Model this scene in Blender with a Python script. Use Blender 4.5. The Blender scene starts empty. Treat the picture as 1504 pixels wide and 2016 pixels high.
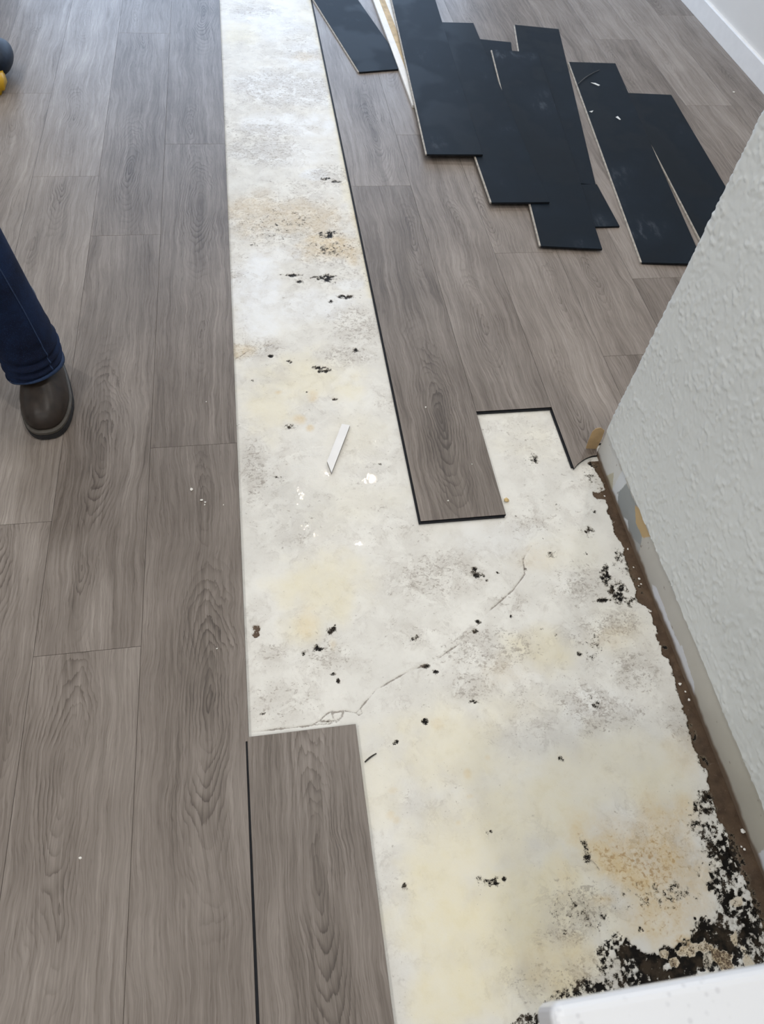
import bpy, bmesh, math, random
import numpy as np
from mathutils import Vector, Matrix

random.seed(7)
S = bpy.context.scene
COL = S.collection

# ------------------------------------------------------------------ camera
W = 0.2286                                   # plank width (9 in), metres
LP = 1.524                                   # plank length (60 in)
FPX = 1426.633                               # focal length in pixels of a 1504 x 2016 frame
CAM = np.array([0.09858, 0.0, 1.53438])
CR = np.array([0.9872248, -0.1419528, 0.0723644])
CU = np.array([0.07570952, 0.8175446, 0.57086679])
CF = np.array([0.14019726, 0.55809518, -0.81784748])
cd = bpy.data.cameras.new('camera')
cam = bpy.data.objects.new('camera', cd)
COL.objects.link(cam)
cam.matrix_world = Matrix(((CR[0], CU[0], -CF[0], CAM[0]), (CR[1], CU[1], -CF[1], CAM[1]),
                           (CR[2], CU[2], -CF[2], CAM[2]), (0, 0, 0, 1)))
cd.sensor_fit = 'VERTICAL'
cd.sensor_height = 36.0
cd.sensor_width = 36.0
cd.lens = FPX / 2016 * 36.0
cd.clip_start = 0.02
cd.dof.use_dof = True
cd.dof.focus_distance = 2.0
cd.dof.aperture_fstop = 9.0
S.camera = cam

# ------------------------------------------------------------------ world, light, exposure
wd = bpy.data.worlds.new('world')
S.world = wd
wd.use_nodes = True
wd.node_tree.nodes['Background'].inputs[0].default_value = (0.62, 0.76, 1.0, 1)
wd.node_tree.nodes['Background'].inputs[1].default_value = 1.0


def area(name, loc, rot, sx, sy, power, col, shape='RECTANGLE'):
    l = bpy.data.lights.new(name, 'AREA')
    l.shape = shape
    l.size = sx
    if shape in ('RECTANGLE', 'ELLIPSE'):
        l.size_y = sy
    l.energy = power
    l.color = col
    o = bpy.data.objects.new(name, l)
    COL.objects.link(o)
    o.location = loc
    o.rotation_euler = rot
    return o


# daylight entering through the glass doors of the far wall
area('window_daylight', (0.15, 6.9, 1.08), (math.radians(-90), 0, 0), 3.7, 2.0, 70, (0.50, 0.70, 1.0))

S.view_settings.view_transform = 'Standard'
S.view_settings.look = 'None'
S.view_settings.gamma = 1.0
S.view_settings.use_curve_mapping = False
S.view_settings.exposure = 0.10


# ------------------------------------------------------------------ helpers
def fl(px, py, z=0.0):
    """pixel of the photograph -> point of the horizontal plane at height z (metres)"""
    d = CF + CR * ((px - 752) / FPX) - CU * ((py - 1008) / FPX)
    t = (z - CAM[2]) / d[2]
    p = CAM + t * d
    return np.array([p[0], p[1]])


SLAB = -0.0085


def fs(px, py):
    return fl(px, py, SLAB)


def mesh_obj(name, verts, faces, mats, parent=None, smooth=False, midx=None):
    me = bpy.data.meshes.new(name)
    me.from_pydata([tuple(v) for v in verts], [], [tuple(f) for f in faces])
    for m in (mats if isinstance(mats, (list, tuple)) else [mats]):
        me.materials.append(m)
    if midx is not None:
        for p, i in zip(me.polygons, midx):
            p.material_index = i
    if smooth:
        for p in me.polygons:
            p.use_smooth = True
    me.update()
    o = bpy.data.objects.new(name, me)
    COL.objects.link(o)
    if parent is not None:
        o.parent = parent
    return o


def bm_obj(name, bm, mats, parent=None, smooth=False):
    me = bpy.data.meshes.new(name)
    bmesh.ops.recalc_face_normals(bm, faces=bm.faces)
    bm.to_mesh(me)
    bm.free()
    for m in (mats if isinstance(mats, (list, tuple)) else [mats]):
        me.materials.append(m)
    if smooth:
        for p in me.polygons:
            p.use_smooth = True
    o = bpy.data.objects.new(name, me)
    COL.objects.link(o)
    if parent is not None:
        o.parent = parent
    return o


def add_box(bm, a, b):
    r = bmesh.ops.create_cube(bm, size=1.0)
    c = [(a[i] + b[i]) / 2 for i in range(3)]
    s = [abs(b[i] - a[i]) for i in range(3)]
    for v in r['verts']:
        v.co = Vector((c[0] + v.co.x * s[0], c[1] + v.co.y * s[1], c[2] + v.co.z * s[2]))
    return r['verts']


def box_obj(name, a, b, mat, parent=None, bevel=0.0, seg=2):
    bm = bmesh.new()
    add_box(bm, a, b)
    if bevel > 0:
        bmesh.ops.bevel(bm, geom=list(bm.edges), offset=bevel, segments=seg, affect='EDGES', profile=0.5)
    return bm_obj(name, bm, mat, parent)


def prism(bm, poly, z0, z1, top=0, side=1):
    """extrude a polygon (list of xy) from z0 to z1; material index for the top and for the rest"""
    n = len(poly)
    lo = [bm.verts.new((x, y, z0)) for x, y in poly]
    hi = [bm.verts.new((x, y, z1)) for x, y in poly]
    f = bm.faces.new(hi)
    f.material_index = top
    f = bm.faces.new(lo[::-1])
    f.material_index = side
    for i in range(n):
        f = bm.faces.new((lo[i], lo[(i + 1) % n], hi[(i + 1) % n], hi[i]))
        f.material_index = side


def empty(name, loc=(0, 0, 0), rz=0.0):
    o = bpy.data.objects.new(name, None)
    COL.objects.link(o)
    o.location = loc
    o.rotation_euler = (0, 0, rz)
    o.empty_display_size = 0.05
    return o


def tag(o, label=None, cat=None, group=None, kind=None):
    if label:
        o['label'] = label
    if cat:
        o['category'] = cat
    if group:
        o['group'] = group
    if kind:
        o['kind'] = kind
    return o


# value noise ---------------------------------------------------------
def _h(ix, iy, seed):
    n = (ix.astype(np.int64) * 374761393 + iy.astype(np.int64) * 668265263 + seed * 1442695041) & 0xFFFFFFFF
    n = ((n ^ (n >> 13)) * 1274126177) & 0xFFFFFFFF
    n = n ^ (n >> 16)
    return (n & 0xFFFFFF).astype(np.float32) / float(0xFFFFFF)


def vnoise(x, y, seed=0):
    fx, fy = np.floor(x), np.floor(y)
    tx, ty = (x - fx).astype(np.float32), (y - fy).astype(np.float32)
    tx = tx * tx * (3 - 2 * tx)
    ty = ty * ty * (3 - 2 * ty)
    a, b = _h(fx, fy, seed), _h(fx + 1, fy, seed)
    c, d = _h(fx, fy + 1, seed), _h(fx + 1, fy + 1, seed)
    return (a + (b - a) * tx) * (1 - ty) + (c + (d - c) * tx) * ty


def fbm(x, y, freq, octs=4, seed=0, gain=0.5):
    s = np.zeros_like(x, dtype=np.float32)
    a, t = 1.0, 0.0
    for i in range(octs):
        s += a * vnoise(x * freq + 17.3 * i, y * freq - 9.1 * i, seed + i * 31)
        t += a
        a *= gain
        freq *= 2.03
    return s / t


def sstep(a, b, x):
    t = np.clip((x - a) / (b - a), 0, 1)
    return t * t * (3 - 2 * t)


# node helper ---------------------------------------------------------
class NT:
    def __init__(self, name):
        self.m = bpy.data.materials.new(name)
        self.m.use_nodes = True
        self.t = self.m.node_tree
        self.b = self.t.nodes['Principled BSDF']

    def n(self, typ, **kw):
        nd = self.t.nodes.new(typ)
        for k, v in kw.items():
            setattr(nd, k, v)
        return nd

    def l(self, a, b):
        self.t.links.new(a, b)

    def put(self, sock, v):
        if isinstance(v, bpy.types.NodeSocket):
            self.l(v, sock)
        elif v is not None:
            sock.default_value = v

    def math(self, op, a, b=None, c=None, clamp=False):
        nd = self.n('ShaderNodeMath', operation=op, use_clamp=clamp)
        self.put(nd.inputs[0], a)
        if b is not None:
            self.put(nd.inputs[1], b)
        if c is not None:
            self.put(nd.inputs[2], c)
        return nd.outputs[0]

    def comb(self, x, y, z):
        nd = self.n('ShaderNodeCombineXYZ')
        for i, v in enumerate((x, y, z)):
            self.put(nd.inputs[i], v)
        return nd.outputs[0]

    def noise(self, vec, scale, detail=2.0, rough=0.5, dist=0.0):
        nd = self.n('ShaderNodeTexNoise')
        self.put(nd.inputs['Vector'], vec)
        nd.inputs['Scale'].default_value = scale
        nd.inputs['Detail'].default_value = detail
        nd.inputs['Roughness'].default_value = rough
        nd.inputs['Distortion'].default_value = dist
        return nd.outputs['Fac']

    def mix(self, fac, a, b):
        nd = self.n('ShaderNodeMix', data_type='RGBA')
        self.put(nd.inputs[0], fac)
        for i, v in ((6, a), (7, b)):
            if isinstance(v, tuple) and len(v) == 3:
                v = v + (1,)
            self.put(nd.inputs[i], v)
        return nd.outputs[2]

    def smooth(self, v, lo, hi, a=0.0, b=1.0):
        nd = self.n('ShaderNodeMapRange', interpolation_type='SMOOTHSTEP')
        self.put(nd.inputs[0], v)
        nd.inputs[1].default_value = lo
        nd.inputs[2].default_value = hi
        nd.inputs[3].default_value = a
        nd.inputs[4].default_value = b
        return nd.outputs[0]

    def lin(self, v, lo, hi, a=0.0, b=1.0):
        nd = self.n('ShaderNodeMapRange')
        self.put(nd.inputs[0], v)
        nd.inputs[1].default_value = lo
        nd.inputs[2].default_value = hi
        nd.inputs[3].default_value = a
        nd.inputs[4].default_value = b
        return nd.outputs[0]

    def attr(self, name, typ='GEOMETRY'):
        return self.n('ShaderNodeAttribute', attribute_name=name, attribute_type=typ)

    def bump(self, height, strength, dist):
        nd = self.n('ShaderNodeBump')
        nd.inputs['Strength'].default_value = strength
        nd.inputs['Distance'].default_value = dist
        self.l(height, nd.inputs['Height'])
        self.l(nd.outputs[0], self.b.inputs['Normal'])

    def set(self, color=None, rough=None, spec=None, metal=None):
        for k, v in (('Base Color', color), ('Roughness', rough), ('Specular IOR Level', spec), ('Metallic', metal)):
            if v is not None:
                if isinstance(v, tuple) and len(v) == 3:
                    v = v + (1,)
                self.put(self.b.inputs[k], v)
        return self.m


def obj_xyz(t):
    tc = t.n('ShaderNodeTexCoord')
    sp = t.n('ShaderNodeSeparateXYZ')
    t.l(tc.outputs['Object'], sp.inputs[0])
    return tc.outputs['Object'], sp.outputs


def plain(name, color, rough=0.5, var=0.12, scale=30.0, bump=0.0, spec=0.5):
    """one colour with a little procedural mottling"""
    t = NT(name)
    v, _ = obj_xyz(t)
    n = t.noise(v, scale, 4)
    c = t.mix(t.lin(n, 0.3, 0.7), tuple(x * (1 - var) for x in color), tuple(min(1, x * (1 + var)) for x in color))
    t.set(c, rough, spec)
    if bump:
        t.bump(n, 0.4, bump)
    return t.m


# ------------------------------------------------------------------ materials
def wood_material():
    t = NT('wood_look_vinyl')
    vec, (x, y, z) = obj_xyz(t)
    seed = t.attr('seed', 'OBJECT').outputs['Fac']
    tone = t.attr('tone', 'OBJECT').outputs['Fac']
    # slow meander of the grain
    w1 = t.noise(t.comb(t.math('MULTIPLY', x, 0.7), t.math('MULTIPLY', y, 0.42), seed), 7.0, 2)
    w2 = t.noise(t.comb(x, t.math('MULTIPLY', y, 0.35), seed), 38.0, 3, 0.55)
    xs = t.math('ADD', x, t.math('MULTIPLY', t.math('SUBTRACT', w1, 0.5), 0.062))
    xs = t.math('ADD', xs, t.math('MULTIPLY', t.math('SUBTRACT', w2, 0.5), 0.013))
    rs, cores = [], None
    for nm in ('knot_a', 'knot_b'):
        sp = t.n('ShaderNodeSeparateXYZ')
        t.l(t.attr(nm, 'OBJECT').outputs['Vector'], sp.inputs[0])
        dx = t.math('SUBTRACT', xs, sp.outputs[0])
        dy = t.math('MULTIPLY', t.math('SUBTRACT', y, sp.outputs[1]), 0.20)
        w3 = t.math('MULTIPLY', t.math('SUBTRACT', w2, 0.5), 0.014)
        dy = t.math('ADD', dy, w3)
        r = t.math('SQRT', t.math('ADD', t.math('MULTIPLY', dx, dx), t.math('MULTIPLY', dy, dy)))
        r = t.math('ADD', r, t.math('SUBTRACT', 0.10, t.math('MULTIPLY', sp.outputs[2], 0.10)))
        rs.append(r)
    r = t.math('SMOOTH_MIN', rs[0], rs[1], 0.03)
    fine = t.noise(t.comb(t.math('MULTIPLY', xs, 420.0), t.math('MULTIPLY', y, 9.0), seed), 1.0, 3, 0.6)
    # growth rings: saw-tooth of the distance, irregular spacing
    wob = t.noise(t.comb(x, t.math('MULTIPLY', y, 0.5), seed), 14.0, 2)
    ph = t.math('ADD', t.math('DIVIDE', r, 0.0072), t.math('MULTIPLY', wob, 3.0))
    ph = t.math('ADD', ph, t.math('MULTIPLY', w2, 0.8))
    saw = t.math('FRACT', t.math('ADD', ph, t.math('MULTIPLY', fine, 0.35)))
    line = t.math('MULTIPLY', t.math('POWER', saw, 3.0), t.smooth(saw, 1.0, 0.90))
    amp = t.math('MULTIPLY', t.smooth(r, 0.115, 0.012), t.smooth(wob, 0.34, 0.64, 0.12, 1.0))
    line = t.math('MULTIPLY', line, amp)
    core = t.smooth(r, 0.026, 0.0)
    halo = t.smooth(r, 0.075, 0.0)
    # fibre
    mid = t.noise(t.comb(t.math('MULTIPLY', xs, 95.0), t.math('MULTIPLY', y, 2.2), seed), 1.0, 3, 0.6)
    broad = t.noise(t.comb(t.math('MULTIPLY', xs, 17.0), t.math('MULTIPLY', y, 1.1), seed), 1.0, 2)
    blotch = t.noise(t.comb(t.math('MULTIPLY', x, 9.0), t.math('MULTIPLY', y, 4.0), seed), 1.0, 3)
    pore = t.smooth(t.noise(t.comb(t.math('MULTIPLY', xs, 620.0), t.math('MULTIPLY', y, 28.0), seed), 1.0, 1), 0.60, 0.72)
    v = t.math('ADD', 0.50, tone)
    for s, k in ((fine, 0.66), (mid, 0.60), (broad, 0.52), (blotch, 0.42)):
        v = t.math('ADD', v, t.math('MULTIPLY', t.math('SUBTRACT', s, 0.5), k))
    for s, k in ((line, 0.60), (core, 0.14), (halo, 0.05), (pore, 0.12)):
        v = t.math('SUBTRACT', v, t.math('MULTIPLY', s, k))
    ramp = t.n('ShaderNodeValToRGB')
    e = ramp.color_ramp.elements
    e[0].position, e[0].color = 0.0, (0.058, 0.045, 0.036, 1)
    e[1].position, e[1].color = 1.0, (0.385, 0.345, 0.308, 1)
    for p_, c_ in ((0.25, (0.113, 0.091, 0.075, 1)), (0.5, (0.186, 0.157, 0.135, 1)), (0.75, (0.266, 0.232, 0.205, 1))):
        q = e.new(p_)
        q.color = c_
    t.l(v, ramp.inputs[0])
    rough = t.lin(v, 0.2, 0.8, 0.50, 0.40)
    t.set(ramp.outputs[0], rough, 0.5)
    t.bump(t.math('SUBTRACT', t.math('MULTIPLY', fine, 0.5), line), 0.25, 0.0006)
    return t.m


M_WOOD = wood_material()
M_CORE = plain('black_vinyl_core', (0.010, 0.011, 0.014), 0.55, 0.25, 80, spec=0.15)
M_PALE = plain('pale_locking_edge', (0.36, 0.33, 0.29), 0.6, 0.3, 60)


def pad_material():
    t = NT('black_underlay_backing')
    vec, (x, y, z) = obj_xyz(t)
    seed = t.attr('seed', 'OBJECT').outputs['Fac']
    p = t.comb(x, t.math('MULTIPLY', y, 0.8), seed)
    a = t.noise(p, 4.5, 3, 0.5)
    b = t.noise(t.comb(x, t.math('MULTIPLY', y, 0.35), seed), 26.0, 5, 0.7)
    c = t.noise(t.comb(t.math('MULTIPLY', x, 3.0), y, seed), 45.0, 3, 0.7)
    dust = t.math('MULTIPLY', t.smooth(a, 0.58, 0.74), t.smooth(b, 0.48, 0.72))
    dust = t.math('ADD', dust, t.math('MULTIPLY', t.smooth(c, 0.68, 0.85), 0.25), clamp=True)
    wetp = t.smooth(a, 0.52, 0.40)
    base = t.mix(t.lin(a, 0.35, 0.65), (0.0045, 0.0078, 0.0120), (0.0078, 0.0132, 0.0210))
    col = t.mix(t.math('MULTIPLY', dust, 0.38), base, (0.13, 0.15, 0.18))
    t.set(col, t.math('ADD', t.lin(wetp, 0, 1, 0.56, 0.48), t.math('MULTIPLY', dust, 0.2)), 0.09)
    t.bump(b, 0.15, 0.0008)
    return t.m


M_PAD = pad_material()


def slab_material():
    t = NT('stained_painted_concrete')
    vec, (x, y, z) = obj_xyz(t)
    A = t.attr('stain_a')
    B = t.attr('stain_b')
    sa = t.n('ShaderNodeSeparateColor')
    t.l(A.outputs['Color'], sa.inputs[0])
    sb = t.n('ShaderNodeSeparateColor')
    t.l(B.outputs['Color'], sb.inputs[0])
    yel, dirt, tan, blk = sa.outputs[0], sa.outputs[1], sa.outputs[2], A.outputs['Alpha']
    brn, wet, cool, crk = sb.outputs[0], sb.outputs[1], sb.outputs[2], B.outputs['Alpha']
    n1 = t.noise(vec, 5.0, 5, 0.6)
    n2 = t.noise(vec, 28.0, 5, 0.65)
    n3 = t.noise(vec, 120.0, 4, 0.65, 0.6)
    n4 = t.noise(vec, 420.0, 3, 0.6)
    streak = t.noise(t.comb(t.math('MULTIPLY', x, 0.6), y, 3.0), 95.0, 4, 0.7, 0.8)
    nv = t.noise(vec, 17.0, 6, 0.68, 0.5)
    nf = t.noise(vec, 230.0, 3, 0.6)
    ridge = t.math('SUBTRACT', 1.0, t.math('ABSOLUTE', t.math('MULTIPLY', t.math('SUBTRACT', nv, 0.5), 7.0)))
    base = t.mix(t.lin(n1, 0.35, 0.65), (0.80, 0.79, 0.745), (0.715, 0.705, 0.665))
    base = t.mix(t.smooth(n2, 0.50, 0.72, 0, 0.40), base, (0.61, 0.59, 0.55))
    base = t.mix(t.math('MULTIPLY', cool, t.lin(n2, 0.3, 0.7, 1.0, 0.55)), base, (0.82, 0.845, 0.875))  # pale paint patches, with the window's blue cast mixed into the slab colour
    c = t.mix(t.math('MULTIPLY', yel, t.lin(n2, 0.2, 0.8, 0.55, 1.0)), base, (0.765, 0.690, 0.450))
    # thin grey-brown dirt: soft film, fine veins and streaky specks
    film = t.math('MULTIPLY', dirt, t.lin(nv, 0.35, 0.65, 0.0, 0.62))
    c = t.mix(film, c, (0.44, 0.405, 0.36))
    vein = t.math('MULTIPLY', t.smooth(ridge, 0.72, 1.0), t.math('MULTIPLY', dirt, t.smooth(n2, 0.42, 0.62)))
    c = t.mix(t.math('MULTIPLY', vein, 0.42), c, (0.27, 0.225, 0.19))
    sp = t.math('ADD', t.math('MULTIPLY', t.math('SUBTRACT', streak, 0.5), 1.7), t.math('MULTIPLY', t.math('SUBTRACT', n3, 0.5), 1.3))
    spk = t.smooth(t.math('ADD', sp, t.math('MULTIPLY', dirt, 0.42)), 0.44, 0.66)
    c = t.mix(t.math('MULTIPLY', spk, 0.50), c, (0.22, 0.18, 0.145))
    fl_ = t.smooth(t.math('ADD', nf, t.math('MULTIPLY', dirt, 0.10)), 0.70, 0.80)
    c = t.mix(t.math('MULTIPLY', fl_, 0.65), c, (0.17, 0.14, 0.115))
    # tan / rust
    tf = t.math('MULTIPLY', tan, t.lin(t.math('ADD', n2, t.math('MULTIPLY', t.math('SUBTRACT', n3, 0.5), 0.8)), 0.2, 0.8, 0.30, 1.0), clamp=True)
    c = t.mix(tf, c, (0.660, 0.505, 0.270))
    c = t.mix(t.smooth(t.math('ADD', t.math('MULTIPLY', tan, 0.35), t.math('MULTIPLY', n3, 0.9)), 0.78, 0.92, 0, 0.60), c, (0.36, 0.21, 0.085))
    # bare brown strip, mould, pits, crack
    e3 = t.math('MULTIPLY', t.math('SUBTRACT', n3, 0.5), 1.3)
    e4 = t.math('MULTIPLY', t.math('SUBTRACT', n4, 0.5), 1.3)
    ed = t.math('ADD', e3, e4)
    bm_ = t.smooth(t.math('ADD', brn, t.math('MULTIPLY', ed, 0.30)), 0.44, 0.56)
    bcol = t.mix(t.lin(n2, 0.3, 0.7), (0.052, 0.030, 0.017), (0.125, 0.082, 0.050))
    bcol = t.mix(t.smooth(n3, 0.60, 0.74, 0, 0.40), bcol, (0.25, 0.20, 0.15))
    c = t.mix(bm_, c, bcol)
    c = t.mix(t.math('MULTIPLY', t.smooth(t.math('ADD', blk, t.math('MULTIPLY', ed, 0.35)), 0.24, 0.55), t.lin(n2, 0.3, 0.7, 0.70, 0.30)), c, (0.215, 0.180, 0.125))
    km = t.smooth(t.math('ADD', blk, ed), 0.44, 0.64)
    kcol = t.mix(t.smooth(n2, 0.46, 0.66), (0.008, 0.0068, 0.0058), (0.045, 0.033, 0.022))
    c = t.mix(km, c, kcol)
    c = t.mix(t.math('MULTIPLY', t.smooth(t.math('ADD', crk, t.math('MULTIPLY', ed, 0.8)), 0.35, 0.95), 0.75), c, (0.17, 0.14, 0.115))
    t.set(c, t.lin(n2, 0.3, 0.7, 0.62, 0.46), t.lin(km, 0, 1, 0.4, 0.12))
    h = t.math('ADD', t.math('MULTIPLY', n3, 0.6), t.math('MULTIPLY', n4, 0.25))
    h = t.math('ADD', h, t.math('MULTIPLY', nv, 0.8))
    h = t.math('SUBTRACT', h, t.math('MULTIPLY', km, 0.4))
    t.bump(h, 0.40, 0.0018)
    # film of water: smooth puddles, broken up where the coat stands out of it
    pud = t.math('MULTIPLY', wet, t.smooth(t.math('ADD', wet, t.math('MULTIPLY', t.math('SUBTRACT', nv, 0.5), 1.6)), 0.25, 0.55))
    t.put(t.b.inputs['Coat Weight'], pud)
    t.b.inputs['Coat Roughness'].default_value = 0.03
    t.b.inputs['Coat IOR'].default_value = 1.40
    rip = t.math('MULTIPLY', t.noise(vec, 85.0, 2, 0.5, 0.4), t.smooth(n2, 0.46, 0.60, 0.03, 1.0))
    bn = t.n('ShaderNodeBump')
    bn.inputs['Strength'].default_value = 0.8
    bn.inputs['Distance'].default_value = 0.0018
    t.l(rip, bn.inputs['Height'])
    t.l(bn.outputs[0], t.b.inputs['Coat Normal'])
    return t.m


M_SLAB = slab_material()


def wall_material(name, color, bump=0.0006):
    t = NT(name)
    vec, _ = obj_xyz(t)
    n = t.noise(vec, 60.0, 4, 0.6)
    m = t.noise(vec, 3.0, 3)
    c = t.mix(t.lin(m, 0.3, 0.7), tuple(v * 0.97 for v in color), tuple(min(1, v * 1.03) for v in color))
    t.set(c, 0.5, 0.4)
    t.bump(n, 0.35, bump)
    return t.m


M_WALL = wall_material('textured_wall_paint', (0.63, 0.655, 0.65))
M_WALLP = wall_material('smooth_wall_paint', (0.72, 0.71, 0.69), 0.0003)
M_CEIL = wall_material('ceiling_paint', (0.80, 0.80, 0.78), 0.0008)
M_TRIM = plain('white_trim_paint', (0.80, 0.80, 0.80), 0.35, 0.03, 20)


def strip_material():
    t = NT('bare_wall_base')
    vec, _ = obj_xyz(t)
    a = t.attr('patch')
    n = t.noise(vec, 90.0, 4, 0.6)
    n2 = t.noise(vec, 12.0, 3)
    k = t.math('MULTIPLY', t.smooth(n2, 0.45, 0.7), 0.10)
    c = t.mix(k, a.outputs['Color'], (0.40, 0.36, 0.30))
    t.set(c, 0.55, 0.35)
    t.bump(n, 0.3, 0.0006)
    return t.m


M_STRIP = strip_material()
M_KRAFT = plain('kraft_paper', (0.42, 0.29, 0.15), 0.75, 0.12, 40)


def quartz_material():
    t = NT('white_quartz')
    vec, _ = obj_xyz(t)
    v = t.n('ShaderNodeTexVoronoi')
    t.l(vec, v.inputs['Vector'])
    v.inputs['Scale'].default_value = 130.0
    v.inputs['Randomness'].default_value = 1.0
    n = t.noise(vec, 30.0, 2)
    s = t.math('MULTIPLY', t.smooth(v.outputs['Distance'], 0.34, 0.16), t.smooth(n, 0.48, 0.60))
    c = t.mix(t.math('MULTIPLY', s, 0.40), (0.72, 0.74, 0.775), (0.46, 0.47, 0.51))
    t.set(c, 0.22, 0.5)
    return t.m


M_QUARTZ = quartz_material()

# ------------------------------------------------------------------ concrete slab (the floor itself)
xs = np.concatenate([np.array([-3.2, -1.5, -0.2]), np.arange(-0.012, 1.035, 0.0024), np.array([1.3, 2.0, 2.75])])
ys = np.concatenate([np.array([-3.1, -1.5, -0.5]), np.arange(-0.26, 1.40, 0.0024), np.arange(1.40, 2.6, 0.0042),
                     np.arange(2.6, 4.75, 0.0075), np.array([5.2, 6.0, 7.2])])
NX, NY = len(xs), len(ys)
GX, GY = np.meshgrid(xs, ys)
gx, gy = GX.ravel().astype(np.float64), GY.ravel().astype(np.float64)
SH = gx.shape
d_lo = (fbm(gx, gy, 9, 4, 11) - 0.5)
d_hi = (fbm(gx, gy, 60, 4, 23) - 0.5)
d_sp = (fbm(gx, gy, 170, 3, 37) - 0.5)
d_x = (fbm(gx, gy, 22, 4, 51) - 0.5)
d_y = (fbm(gx, gy, 22, 4, 67) - 0.5)


def ell(px, py, rx, ry, warp=0.0):
    """normalised distance from a stain given by centre and radii in the photograph, laid on the slab"""
    c = fs(px, py)
    a = abs(fs(px + rx, py)[0] - fs(px - rx, py)[0]) / 2
    b = abs(fs(px, py + ry)[1] - fs(px, py - ry)[1]) / 2
    ux = (gx - c[0]) / a
    uy = (gy - c[1]) / b
    return np.sqrt(ux * ux + uy * uy) + warp


def soft(lst, warp=1.3, edge=(1.25, 0.25), fine=0.0):
    m = np.zeros(SH, np.float32)
    for px, py, rx, ry, s in lst:
        d = ell(px, py, rx, ry, warp * (d_lo * 0.9 + d_x * 0.5) + fine * d_hi)
        m = np.maximum(m, s * sstep(edge[0], edge[1], d))
    return m


def polydist(pts):
    best = np.full(SH, 9.0, np.float32)
    for (ax, ay), (bx, by) in zip(pts[:-1], pts[1:]):
        vx, vy = bx - ax, by - ay
        L2 = vx * vx + vy * vy + 1e-12
        s = np.clip(((gx - ax) * vx + (gy - ay) * vy) / L2, 0, 1)
        d = np.hypot(gx - ax - s * vx, gy - ay - s * vy)
        best = np.minimum(best, d)
    return best


yel = soft([(590, 745, 130, 60, .55), (530, 790, 60, 90, .5), (640, 1165, 95, 80, .62), (600, 1235, 60, 50, .6),
            (900, 1470, 170, 120, .55), (1075, 1290, 75, 55, .65), (860, 1790, 120, 170, .75), (1010, 1840, 220, 170, .85),
            (1200, 1510, 150, 90, .45), (700, 860, 70, 70, .25), (1050, 860, 90, 70, .22), (960, 1630, 210, 120, .62),
            (1290, 1560, 100, 70, .55), (1130, 1760, 150, 120, .8), (760, 1570, 60, 90, .35), (1230, 1240, 90, 60, .25),
            (1000, 1400, 120, 70, .35), (700, 990, 130, 60, .18), (1100, 1080, 90, 60, .18), (920, 1940, 160, 80, .75),
            (690, 380, 20, 30, .6), (480, 65, 40, 30, .5), (600, 30, 30, 22, .4)])
line_r0 = polydist([(2 * W, 0.95), (2 * W, 4.7)])
yel = np.maximum(yel, 0.62 * sstep(0.030 + 0.03 * d_x, 0.002, line_r0) * (gy > 1.9))
yel = np.clip(yel * .95 + 0.04, 0, 1)
cool = soft([(530, 40, 90, 40, .9), (600, 110, 60, 45, .7), (560, 170, 110, 40, .8), (560, 245, 110, 26, .9), (620, 345, 26, 14, 1.0),  # bluish-white paint patches; far ones also carry the window's blue light as colour
             (500, 560, 60, 70, .95), (600, 600, 90, 40, .7), (500, 630, 50, 40, .8), (560, 500, 60, 18, .5), (820, 1850, 55, 130, .35),
             (1180, 1400, 90, 60, .3), (690, 560, 40, 14, .6), (560, 300, 100, 30, .6), (860, 1000, 60, 30, .4), (1000, 1060, 120, 40, .35)], 1.0, (1.2, .5))
dirt = soft([(560, 430, 130, 55, .95), (650, 490, 90, 40, 1.0), (520, 410, 70, 40, .8), (500, 688, 70, 22, 1.0), (560, 175, 110, 45, .75),
             (520, 290, 80, 40, .8), (610, 108, 45, 14, .9), (610, 160, 45, 10, .9), (650, 345, 45, 22, .85), (520, 260, 70, 20, .85),
             (500, 920, 34, 90, .65), (700, 640, 70, 50, .7), (680, 700, 70, 30, .65), (870, 1130, 130, 60, .62), (960, 1280, 120, 50, .85),
             (1160, 1390, 80, 60, .95), (1200, 1230, 90, 40, .75), (1150, 1150, 80, 50, .7), (560, 1380, 90, 50, .6), (640, 1290, 70, 45, .6),
             (530, 1290, 50, 40, .5), (930, 1350, 60, 40, .8), (1250, 1320, 60, 60, .75), (1150, 1780, 90, 70, .75), (1110, 1840, 60, 40, .7),
             (1040, 1030, 80, 26, .5), (1340, 1420, 50, 60, .6), (1130, 1250, 50, 30, .4), (1000, 1190, 60, 40, .5), (1190, 960, 30, 30, .8),
             (460, 540, 30, 14, .6), (500, 20, 60, 12, .7), (1240, 1400, 50, 40, .6), (1290, 1680, 120, 100, .6), (1170, 1920, 120, 50, .8),
             (1060, 1930, 100, 50, .6), (600, 1060, 90, 60, .3), (800, 1250, 70, 40, .35)])
dirt = np.clip(dirt * 1.1 + 0.30 + 0.22 * sstep(1.6, 2.4, gy) + 1.2 * d_lo + .4 * d_x, 0, 1)
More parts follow.
